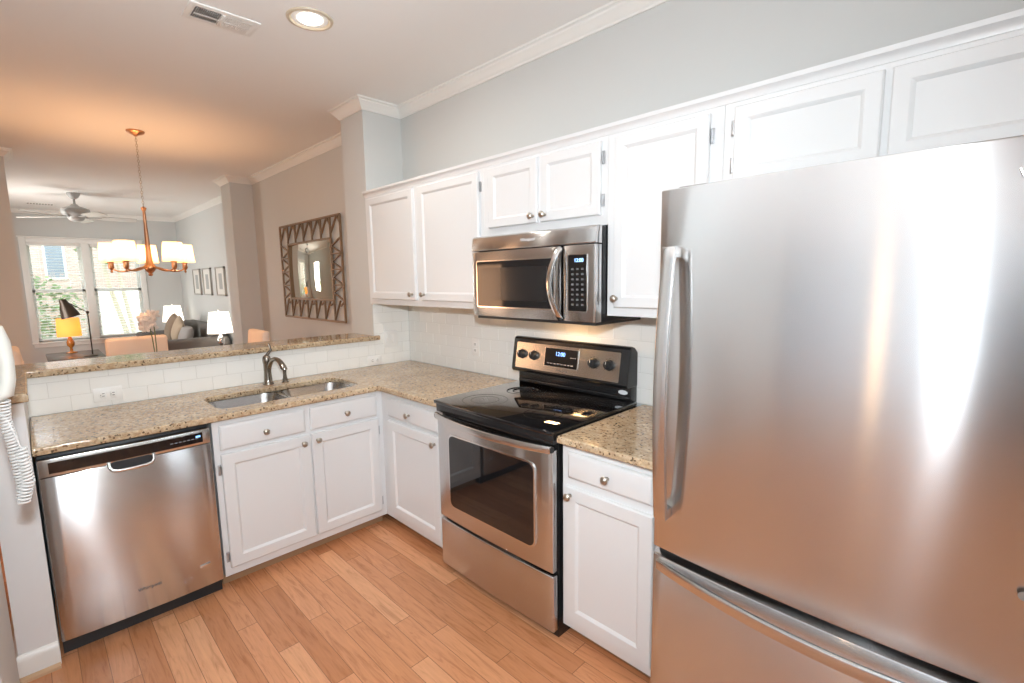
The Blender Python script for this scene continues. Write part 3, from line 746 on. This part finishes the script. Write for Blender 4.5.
for half, y0, y1, an, nm in ((0, -.116, -.012, .9, 'open_louvers'), (1, .002, .116, .25, 'closed_louvers')):
    mb = MB(); n = 13
    for k in range(n):
        y = y0+(y1-y0)*(k+.5)/n; mb.box(-.054, .054, -.0045, .0045, -.0006, .0006, mat=T(0, y, -.009) @ Matrix.Rotation(an, 4, 'X'))
    mb.box(-.004, .004, y0, y1, -.013, -.0115)
    mb.obj(nm, trimw, vt)
MB().box(-.056, .056, -.011, .001, -.012, -.004, .001).obj('center_bar', trimw, vt)

# ------------------------------------------------------------------ wall phone at the left edge
ph = thing('wall_phone', 'white wall phone with coiled cord at the left edge', 'telephone', (1.30, -2.2, 1.42))
MB().box(-.075, .075, 0, .035, -.19, .0, .012, 3).obj('base', phone_m, ph)
pts = [(0, .055, .005), (0, .075, -.010), (0, .086, -.045), (0, .089, -.095), (0, .086, -.145), (0, .078, -.178), (0, .056, -.192)]
MB().tube(pts, [(.026, .014), (.030, .020), (.027, .017), (.026, .016), (.027, .017), (.030, .020), (.026, .014)], 14, True, (0, 1, 0)).box(-.02, .02, .03, .07, -.03, -.01, .004).box(-.02, .02, .03, .07, -.18, -.16, .004).obj('handset', phone_m, ph, .8)
def coil(path, r, turns, n=10, rt=.0022):
    pts = []; P = [Vector(p) for p in path]; seg = [(P[i+1]-P[i]).length for i in range(len(P)-1)]; tot = sum(seg); m = turns*n
    for k in range(m+1):
        s = tot*k/m; i = 0
        while i < len(seg)-1 and s > seg[i]: s -= seg[i]; i += 1
        d = (P[i+1]-P[i]).normalized(); a = d.cross(Vector((0, 1, 0))).normalized(); b = d.cross(a); q = P[i]+(P[i+1]-P[i])*(s/seg[i]); an = 2*PI*k/n
        pts.append(q+a*r*math.cos(an)+b*r*math.sin(an))
    return pts
cd = MB()
cd.tube(coil([(0, .074, -.195), (0, .070, -.25), (0, .078, -.32), (.0, .082, -.38), (.0, .085, -.44), (.0, .080, -.49)], .0115, 34), .0030, 7)
cd.tube(coil([(.012, .082, -.49), (.014, .098, -.43), (.014, .094, -.36), (.010, .092, -.335)], .0115, 17), .0030, 7)
cd.tube([(.010, .092, -.335), (.012, .086, -.30), (.010, .076, -.26), (.0, .05, -.20), (0, .03, -.18)], .0024, 6)
cd.obj('coiled_cord', cord_m, ph, .9)

# ------------------------------------------------------------------ dining room
ch = thing('chandelier', 'warm bronze chandelier with five lit fabric shades', 'chandelier', (-1.874, -1.286, H))
MB().lathe([(0, 0), (.062, 0), (.062, -.010), (.052, -.020), (.020, -.032), (.008, -.042), (0, -.043)], n=28).obj('canopy', copper, ch, .7)
mb = MB(); z = -.040; k = 0
while z > -.600:
    a = k*PI/2; ring = [(.007*math.cos(t)*math.cos(a), .007*math.cos(t)*math.sin(a), z-.011+.013*math.sin(t)) for t in [2*PI*i/10 for i in range(11)]]
    mb.tube(ring, .0017, 5, False); z -= .0205; k += 1
mb.obj('chain', nickel, ch, .9)
MB().lathe([(0, -.598), (.010, -.600), (.021, -.606), (.016, -.618), (.010, -.635), (.012, -.75), (.017, -.90), (.022, -1.02), (.028, -1.06), (.040, -1.078), (.042, -1.10), (.030, -1.122), (.014, -1.135), (.012, -1.142), (.018, -1.150), (.012, -1.160), (0, -1.163)], n=24).obj('stem', copper, ch, .8)
shm = shade_mat('lit_shade', (.82, .64, .38), (1.0, .76, .36), .85)
fdir = math.atan2(CP.y+1.286, CP.x+1.874)
for k in range(5):
    an = fdir+math.radians(36+72*k+2); c, s = math.cos(an), math.sin(an); R = .265
    pts = []
    for (q, zz) in ((.03, -1.085), (.07, -1.095), (.12, -1.112), (.17, -1.122), (.22, -1.120), (.252, -1.105), (R, -1.080)): pts.append((q*c, q*s, zz))
    arm = MB().tube(pts, [.0075, .007, .0065, .006, .006, .0065, .008], 8).obj('arm', copper, ch, .8)
    MB().lathe([(0, -1.135), (.006, -1.132), (.010, -1.122), (.006, -1.112), (.016, -1.100), (.020, -1.092), (.018, -1.055), (.024, -1.052), (.026, -1.046), (.012, -1.044), (.012, -1.0), (0, -1.0)], n=16).xf(T(R*c, R*s, 0)).obj('cup', copper, arm, .7)
    MB().lathe([(.080, -1.045), (.066, -.892)], n=28, cap=False).xf(T(R*c, R*s, 0)).obj('shade', shm, arm, .8)
    bulb('chandelier_bulb', (-1.874+R*c, -1.286+R*s, H-.965), 5.2, WARM, .02)

fabric = bump(mat('chair_fabric', (.88, .72, .60), .85), 300, .2)
legw = mat('chair_leg_wood', (.10, .06, .04), .4)
def dining_chair(label, loc, rz, tufted=False):
    c = thing('dining_chair', label, 'chair', loc, rz, 'upholstered dining chairs')
    MB().box(-.235, .235, -.23, .23, .36, .48, .03, 3).obj('seat', fabric, c, .8)
    def f(u, v):
        x = -.225+.45*u; z = .40+.655*v
        return Vector((x, 0, z))
    bm = MB(); P = []
    bm.box(-.215, .215, .19, .265, .42, 1.05, .028, 3, mat=T(0, 0, 0) @ T(0, .225, .42) @ Matrix.Rotation(-.10, 4, 'X') @ T(0, -.225, -.42))
    b = bm.obj('backrest', fabric, c, .8)
    if tufted:
        for i in range(4):
            for j in range(4):
                x = -.15+.10*i+(.05 if j % 2 else 0)
                if x > .17: continue
                z = .60+.11*j; y = .188+(z-.42)*.10
                MB().blob((0, 0, 0), (.010, .006, .010), 1).obj('button', fabric, b, .9, (x, y, z))
    for x, y, dx, dy in ((-.2, -.2, 0, -.01), (.2, -.2, 0, -.01), (-.2, .2, 0, .05), (.2, .2, 0, .05)):
        MB().bar([(x, y, .38), (x+dx, y+dy, 0)], .04, .04, up=(0, 1, 0)).obj('leg', legw, c)
    return c
dining_chair('beige upholstered dining chair at far end of the dining table', (-2.34, -1.405, FZ), PI/2*3)
dining_chair('beige tufted dining chair near the left wall', (-1.85, -1.87, FZ), PI, True)
dining_chair('beige upholstered dining chair near the mirror wall', (-1.78, -.80, FZ), 0)
dt = thing('dining_table', 'dark wood dining table under the chandelier', 'table', (-1.62, -1.335, FZ))
MB().box(-.36, .42, -.28, .28, .68, .715, .006).obj('tabletop', mat('table_wood', (.12, .07, .045), .3), dt)
for x in (-.30, .36):
    for y in (-.22, .22): MB().box(x-.035, x+.035, y-.035, y+.035, 0, .681, .004).obj('leg', bpy.data.materials['table_wood'], dt)
fl = thing('potted_orchid', 'white orchid in a vase on the dining table', 'plant', (-1.86, -1.325, .75))
MB().lathe([(0, 0), (.045, 0), (.062, .03), (.066, .08), (.05, .12), (.045, .125), (.042, .12)], n=24, cap=False).obj('vase', mat('vase_white', (.75, .72, .68), .25), fl, .8)
MB().tube([(0, 0, .05), (.004, .006, .20), (.0, .0, .33), (.0, -.012, .45), (.0, -.03, .52)], .004, 6).tube([(0, .006, .08), (.0, .022, .22), (0, .022, .34), (0, .02, .42)], .004, 6).obj('stem', mat('stem_green', (.16, .17, .06), .5), fl, .8)
lv = MB()
for k in range(6):
    a = k*1.05; q = Matrix.Rotation(a, 4, 'Z') @ T(.055, 0, .13) @ Matrix.Rotation(-.5, 4, 'Y')
    lv.blob((0, 0, 0), (.07, .018, .004), 2, q)
lv.obj('leaves', mat('leaf_green', (.07, .14, .04), .4), fl, .9)
petal = mat('orchid_petal', (.82, .74, .68), .5)
for k in range(16):
    px, py, pz = random.uniform(-.035, .035), random.uniform(-.060, .050), random.uniform(.33, .535)
    pb = MB()
    for j in range(5):
        a = j*2*PI/5+k; pb.blob((0, 0, 0), (.006, .017, .024), 1, Matrix.Rotation(a, 4, 'X') @ T(0, 0, .022))
    pb.blob((.008, 0, 0), (.008, .007, .007), 1)
    pb.xf(T(px, py, pz) @ Matrix.Rotation(random.uniform(-.6, .6), 4, 'Z') @ Matrix.Rotation(random.uniform(-.5, .5), 4, 'Y')).obj('blossom', petal, fl, .9)

mr = thing('wall_mirror', 'rectangular wall mirror in a bronze lattice frame by the dining area', 'mirror', (-1.712, .008, 1.635))
hw, hz = .708, .480; iw, iz = .508, .285; gold = mat('mirror_bronze', (.24, .15, .085), .5, .35)
fb = MB()
def rb(x0, z0, x1, z1, t=.018, y=-.022): fb.bar([(x0, y, z0), (x1, y, z1)], t, .018, up=(0, 1, 0))
for a, b in ((hw, hz), (iw, iz)):
    rb(-a, -b, a, -b); rb(-a, b, a, b); rb(-a, -b, -a, b); rb(a, -b, a, b)
nx = 7
for sg in (1, -1):
    for k in range(1, nx):
        x = -hw+2*hw*k/nx; rb(x, sg*iz, x, sg*hz, .012)
    for k in range(nx):
        x0 = -hw+2*hw*k/nx; x1 = x0+2*hw/nx
        if sg < 0: rb(x0, -hz+.02, (x0+x1)/2+.02, -iz, .010); rb((x0+x1)/2+.02, -iz-.05, x1, -iz-.01, .010)
        else: rb(x0, iz+.04, x1-.06, hz, .010); rb(x1-.06, hz, x1, iz+.12, .010)
nz_ = 4
for sg in (1, -1):
    for k in range(1, nz_):
        z = -iz+2*iz*k/nz_; rb(sg*iw, z, sg*hw, z, .012)
    for k in range(nz_):
        z0 = -iz+2*iz*k/nz_; z1 = z0+2*iz/nz_; rb(sg*iw, (z0+z1)/2, sg*hw, z0, .010); rb(sg*iw, (z0+z1)/2, sg*hw, z1, .010)
fb.obj('frame', gold, mr, .5)
MB().box(-iw+.004, iw-.004, -.026, -.002, -iz+.004, iz-.004, .004).obj('mirror_glass', mat('mirror_silver', (.80, .78, .68), .015, 1.0), mr, .5)

# ------------------------------------------------------------------ living room
fn = thing('ceiling_fan', 'pale grey ceiling fan with light in the living room', 'ceiling fan', (-5.72, -1.446, H))
fw_m = mat('fan_white', (.42, .42, .41), .4)
MB().lathe([(0, 0), (.072, 0), (.070, -.02), (.052, -.055), (.024, -.080), (0, -.082)], n=24).obj('canopy', fw_m, fn, .8)
MB().lathe([(.013, -.07), (.013, -.17)], n=12).obj('downrod', fw_m, fn, .8)
MB().lathe([(0, -.145), (.03, -.150), (.05, -.175), (.10, -.190), (.150, -.212), (.158, -.255), (.140, -.288), (.10, -.305), (.09, -.33), (0, -.33)], n=30).obj('motor_housing', fw_m, fn, .8)
MB().lathe([(.09, -.328), (.085, -.345), (.065, -.365), (.03, -.378), (0, -.380)], n=26).obj('switch_housing', fw_m, fn, .8)
for k in range(5):
    a = math.atan2(CP.y+1.446, CP.x+5.72)+math.radians(24+72*k); q = Matrix.Rotation(a, 4, 'Z')
    bl = MB().prism([(.22, -.048), (.30, -.060), (.60, -.068), (.655, -.055), (.665, 0), (.655, .055), (.60, .068), (.30, .060), (.22, .048)], -.004, .004, 'z').xf(q @ T(0, 0, -.315) @ Matrix.Rotation(-.26, 4, 'X')).obj('blade', mat('fan_blade', (.60, .59, .56), .4) if k == 0 else bpy.data.materials['fan_blade'], fn)
    MB().box(.10, .27, -.02, .02, -.322, -.312, .002).xf(q).obj('blade_bracket', fw_m, bl)
lvn = thing('ceiling_vent', 'white ceiling vent near the front window', 'vent', (-7.14, -1.74, H))
MB().box(-.08, .08, -.16, .16, -.008, 0, .003).obj('frame', trimw, lvn)
mb = MB()
for k in range(9): mb.box(-.06, .06, -.13+k*.0325-.010, -.13+k*.0325+.010, -.0095, -.0075)
mb.obj('louvers', mat('louver_grey', (.35, .34, .32), .6), lvn)

art_w = mat('art_mat_white', (.72, .70, .66), .6); art_g = mat('art_grey_print', (.40, .41, .40), .7); frm = mat('picture_frame', (.40, .38, .35), .5)
for i, (x0, x1, nm) in enumerate(((-6.98, -6.43, 'farthest of the three narrow framed prints on the living room wall'), (-6.20, -5.90, 'middle of the three narrow framed prints on the living room wall'), (-5.53, -5.05, 'nearest of the three narrow framed prints on the living room wall'))):
    p = thing('framed_print', nm, 'picture', ((x0+x1)/2, .12, 1.335), group='framed prints in the living room'); hw2 = .23
    fm = MB()
    fm.box(-hw2, -hw2+.02, -.03, 0, 0, .44).box(hw2-.02, hw2, -.03, 0, 0, .44).box(-hw2, hw2, -.03, 0, 0, .02).box(-hw2, hw2, -.03, 0, .42, .44)
    fm.obj('frame', frm, p); MB().box(-hw2+.015, hw2-.015, -.018, -.004, .015, .425).obj('mat_board', art_w, p)
    MB().box(-.085, .085, -.0195, -.017, .10, .34).obj('print', art_g, p)

sofa_m = bump(mat('sofa_grey', (.16, .15, .14), .9), 200, .2)
so = thing('sofa', 'dark grey sofa along the living room side wall', 'sofa', (-6.05, -.32, FZ))
MB().box(-.95, .95, -.45, .40, .12, .42, .03).obj('base', sofa_m, so, .8)
MB().box(-.95, .95, .18, .42, .40, .86, .06, 3).obj('backrest', sofa_m, so, .8)
for s in (-1, 1): MB().box(s*.95-.11, s*.95+.11, -.46, .42, .10, .70, .05, 3).obj('arm', sofa_m, so, .8)
for s in (-1, 0, 1): MB().box(s*.56-.27, s*.56+.27, -.45, .18, .41, .55, .04, 3).obj('seat_cushion', sofa_m, so, .8)
for x in (-.85, .85):
    for y in (-.4, .34): MB().box(x-.03, x+.03, y-.03, y+.03, 0, .13).obj('leg', legw, so)
def pillow(label, loc, size, rot, m):
    a, t, b = size; mb = MB()
    for sg in (-1, 1):
        def f(u, v):
            p, q = 2*u-1, 2*v-1; th = ((1-p*p)*(1-q*q))**.45
            k = 1-.10*(p*p*q*q) ; e = 1-.06*((1-p*p)+(1-q*q))*.5
            return Vector((a*p*k*e, sg*t*th, b*q*k*e))
        mb.grid(f, 14, 14)
    bmesh.ops.remove_doubles(mb.bm, verts=mb.bm.verts, dist=1e-5); bmesh.ops.recalc_face_normals(mb.bm, faces=mb.bm.faces)
    o = mb.obj('throw_pillow', m, None, 1.4); o.location = loc; o.rotation_euler = rot
    return tag(o, label, 'pillow', 'throw pillows on the sofa')
pm1 = bump(mat('pillow_taupe', (.23, .17, .12), .9), 250, .2); pm2 = bump(mat('pillow_beige', (.42, .33, .24), .9), 250, .2); pm3 = bump(mat('pillow_grey', (.33, .31, .30), .9), 250, .2)
pillow('large taupe throw pillow at the far end of the sofa', (-6.50, -.37, .80), (.25, .09, .25), (-.30, .12, -.12), pm1)
pillow('beige throw pillow leaning tilted in the middle of the sofa', (-6.02, -.38, .80), (.20, .07, .20), (-.30, .42, -.10), pm2)
pillow('light grey throw pillow at the near end of the sofa', (-5.55, -.37, .73), (.20, .08, .17), (-.30, 0, .08), pm3)

def end_table(loc, s, h, label, m):
    t = thing('end_table', label, 'table', loc)
    MB().box(-s, s, -s, s, h-.03, h, .004).obj('tabletop', m, t)
    for x in (-s+.03, s-.03):
        for y in (-s+.03, s-.03): MB().box(x-.02, x+.02, y-.02, y+.02, 0, h-.029).obj('leg', m, t)
    return t
dkw = mat('dark_table_wood', (.05, .035, .028), .35)
end_table((-7.42, -.20, FZ), .22, .505, 'dark end table at the far end of the sofa', dkw)
end_table((-4.70, -.14, FZ), .20, .505, 'dark end table at the near end of the sofa', dkw)
def table_lamp(name, label, loc, hb, r0, r1, hs, base_m, shade_m, power, col):
    l = thing(name, label, 'lamp', loc, 0, None)
    MB().lathe([(0, 0), (.07, 0), (.07, .012), (.02, .03), (.016, .08), (.045, .12), (.050, .17), (.030, .23), (.014, .26), (.012, hb), (0, hb)], n=24).obj('base', base_m, l, .8)
    MB().lathe([(r0, hb-.02), (r1, hb-.02+hs)], n=32, cap=False).obj('shade', shade_m, l, .8)
    MB().lathe([(.004, hb-.01), (.004, hb+hs-.01), (.012, hb+hs), (.010, hb+hs+.02), (0, hb+hs+.03)], n=10).obj('finial', base_m, l, .8)
    bulb('table_lamp_bulb', (loc[0], loc[1], loc[2]+hb+hs*.4), power*1.6, col, .03)
wsh = shade_mat('white_lit_shade', (.9, .88, .84), (1.0, .93, .84), .95); osh = shade_mat('amber_lit_shade', (.75, .42, .16), (1.0, .32, .05), .70)
table_lamp('table_lamp', 'white shaded table lamp at the far end of the sofa', (-7.42, -.17, .54), .33, .165, .125, .285, chrome, wsh, 2, SOFT)
table_lamp('table_lamp', 'white shaded table lamp nearest the mirror wall column', (-4.74, -.10, .54), .295, .165, .125, .30, chrome, wsh, 2, SOFT)
cs = thing('console_table', 'dark low console table below the front window', 'table', (-6.85, -1.58, FZ))
MB().box(-.55, .55, -.32, .32, .395, .43, .004).obj('tabletop', dkw, cs)
for x in (-.5, .5):
    for y in (-.27, .27): MB().box(x-.025, x+.025, y-.025, y+.025, 0, .396).obj('leg', dkw, cs)
table_lamp('table_lamp', 'amber shaded table lamp in front of the left window', (-7.2, -1.60, .465), .285, .150, .140, .285, mat('amber_glass', (.45, .16, .03), .15), osh, 1.6, (1, .42, .12))
fll = thing('desk_lamp', 'dark bronze desk lamp with bell shade and jointed arm', 'lamp', (-6.5, -1.42, .465))
MB().lathe([(0, 0), (.085, 0), (.085, .012), (.03, .022), (0, .024)], n=24).obj('base', bronze, fll, .8)
MB().tube([(0, .02, .01), (0, .02, .66)], .0085, 8).blob((0, .02, .66), (.022, .022, .022), 2).obj('post', bronze, fll, .8)
MB().tube([(0, .02, .66), (0, -.225, .845)], .006, 8).blob((0, -.225, .84), (.022, .022, .026), 2).obj('arm', bronze, fll, .8)
MB().lathe([(.030, .02), (.036, 0), (.040, -.03), (.062, -.075), (.090, -.19), (.087, -.19), (.058, -.078), (0, -.03)], n=28, cap=False).xf(T(0, -.235, .835) @ Matrix.Rotation(.28, 4, 'X') @ Matrix.Scale(1.28, 4)).obj('shade', bronze, fll, .8)

# ------------------------------------------------------------------ outdoors, beyond the front window
brick = mat('brick', (.45, .22, .17), .8)
p = brick.node_tree.nodes['Principled BSDF']
tx = N(brick, 'ShaderNodeTexBrick', inp={'Scale': 4.0, 'Color1': (.50, .36, .31, 1), 'Color2': (.44, .30, .25, 1), 'Mortar': (.55, .50, .47, 1)})
g = N(brick, 'ShaderNodeNewGeometry'); sv = N(brick, 'ShaderNodeSeparateXYZ'); cv = N(brick, 'ShaderNodeCombineXYZ')
L(brick, g, 'Position', sv, 0); L(brick, sv, 'Y', cv, 0); L(brick, sv, 'Z', cv, 1); L(brick, cv, 0, tx, 'Vector'); L(brick, tx, 'Color', p, 'Base Color')
lawn = mat('lawn', (.22, .30, .10), .9); drive = mat('driveway', (.72, .71, .68), .9); leafm = mat('tree_leaf', (.17, .24, .10), .7); bark = mat('pale_bark', (.55, .47, .36), .8)
struct('ground_outside', MB().box(-40, -8.2, -15, 15, -.5, -.4), lawn)
struct('driveway', MB().box(-13.5, -9.6, -1.25, 6, -.4, -.385), drive)
bh = thing('brick_house', 'red brick house across the street, seen through blinds', 'house', (-19, -3.2, -.4))
MB().box(-4, 0, -6, 8.5, 0, 5.4).obj('wall', brick, bh)
gd = MB(); gd.box(-.03, .05, 3.0, 5.8, 0, 1.75)
for k in range(3): gd.box(.045, .062, 3.05, 5.75, .06+k*.57, .06+k*.57+.52, .01)
gd.obj('garage_door', mat('garage_white', (.85, .85, .84), .5), bh)
for y, z in ((2.0, 2.2), (-2.5, 2.2), (6.6, 2.6)):
    f = MB().box(-.02, .06, y-.27, y+.27, z-.06, z+1.3).obj('window', trimw, bh); MB().box(.055, .07, y-.21, y+.21, z, z+1.24).obj('pane', mat('far_pane', (.20, .23, .27), .2), f)
MB().prism([(-6.4, 5.3), (8.9, 5.3), (1.2, 8.4)], -4.3, .3, 'x').obj('roof', mat('roof_grey', (.2, .19, .19), .8), bh)
def foliage(name, label, cat, loc, rad, n, ls, trunk=None, group=None):
    t = thing(name, label, cat, loc, 0, group); mb = MB(); bm_ = mb.bm
    for k in range(n):
        d = Vector((random.gauss(0, 1), random.gauss(0, 1), random.gauss(0, 1))).normalized()*random.uniform(.55, 1)
        c = Vector((d.x*rad[0], d.y*rad[1], d.z*rad[2]+rad[3])); q = Matrix.Rotation(random.uniform(0, 6.28), 4, random.choice('XYZ')) @ Matrix.Rotation(random.uniform(0, 6.28), 4, 'Z')
        bm_.faces.new([bm_.verts.new(c+q @ Vector(v)*ls) for v in ((-.5, 0, 0), (0, -.28, .05), (.5, 0, 0), (0, .28, .05))])
    mb.obj('foliage', leafm, t)
    if trunk:
        for P in trunk: MB().tube(P[0], P[1], 8).obj('trunk', bark, t, .9)
    return t
foliage('shrub', 'green shrub outside the left half of the window', 'shrub', (-11.3, -2.1, -.4), (.55, .65, .75, .8), 900, .12, [([(0, 0, 0), (0, 0, .8)], [.03, .02])])
foliage('shrub', 'green bush beside the house wall beyond the driveway', 'shrub', (-16.5, -2.0, -.4), (.8, 1.3, 1.0, 1.3), 1100, .16, [([(0, 0, 0), (0, 0, 1.0)], [.05, .03])])
foliage('crape_myrtle', 'multi-trunk tree with pale bark outside the right half of the window', 'tree', (-9.9, -.45, -.4), (1.0, 1.0, .8, 3.1), 1500, .12,
        [([(0, 0, 0), (0, -.12, .9), (0, -.32, 1.9), (.0, -.45, 3.0)], [.06, .05, .04, .025]), ([(.05, .05, 0), (.05, .0, .9), (.05, -.12, 1.9), (0, -.2, 3.0)], [.055, .045, .035, .02]), ([(-.05, .1, 0), (0, .22, 1.0), (0, .35, 2.0), (0, .5, 3.0)], [.045, .04, .03, .02])])
foliage('tree', 'large leafy tree behind the driveway right of the brick house', 'tree', (-17.2, 3.4, -.4), (1.3, 1.6, 1.5, 3.6), 1600, .22, [([(0, 0, 0), (0, .1, 2.6)], [.16, .10])])
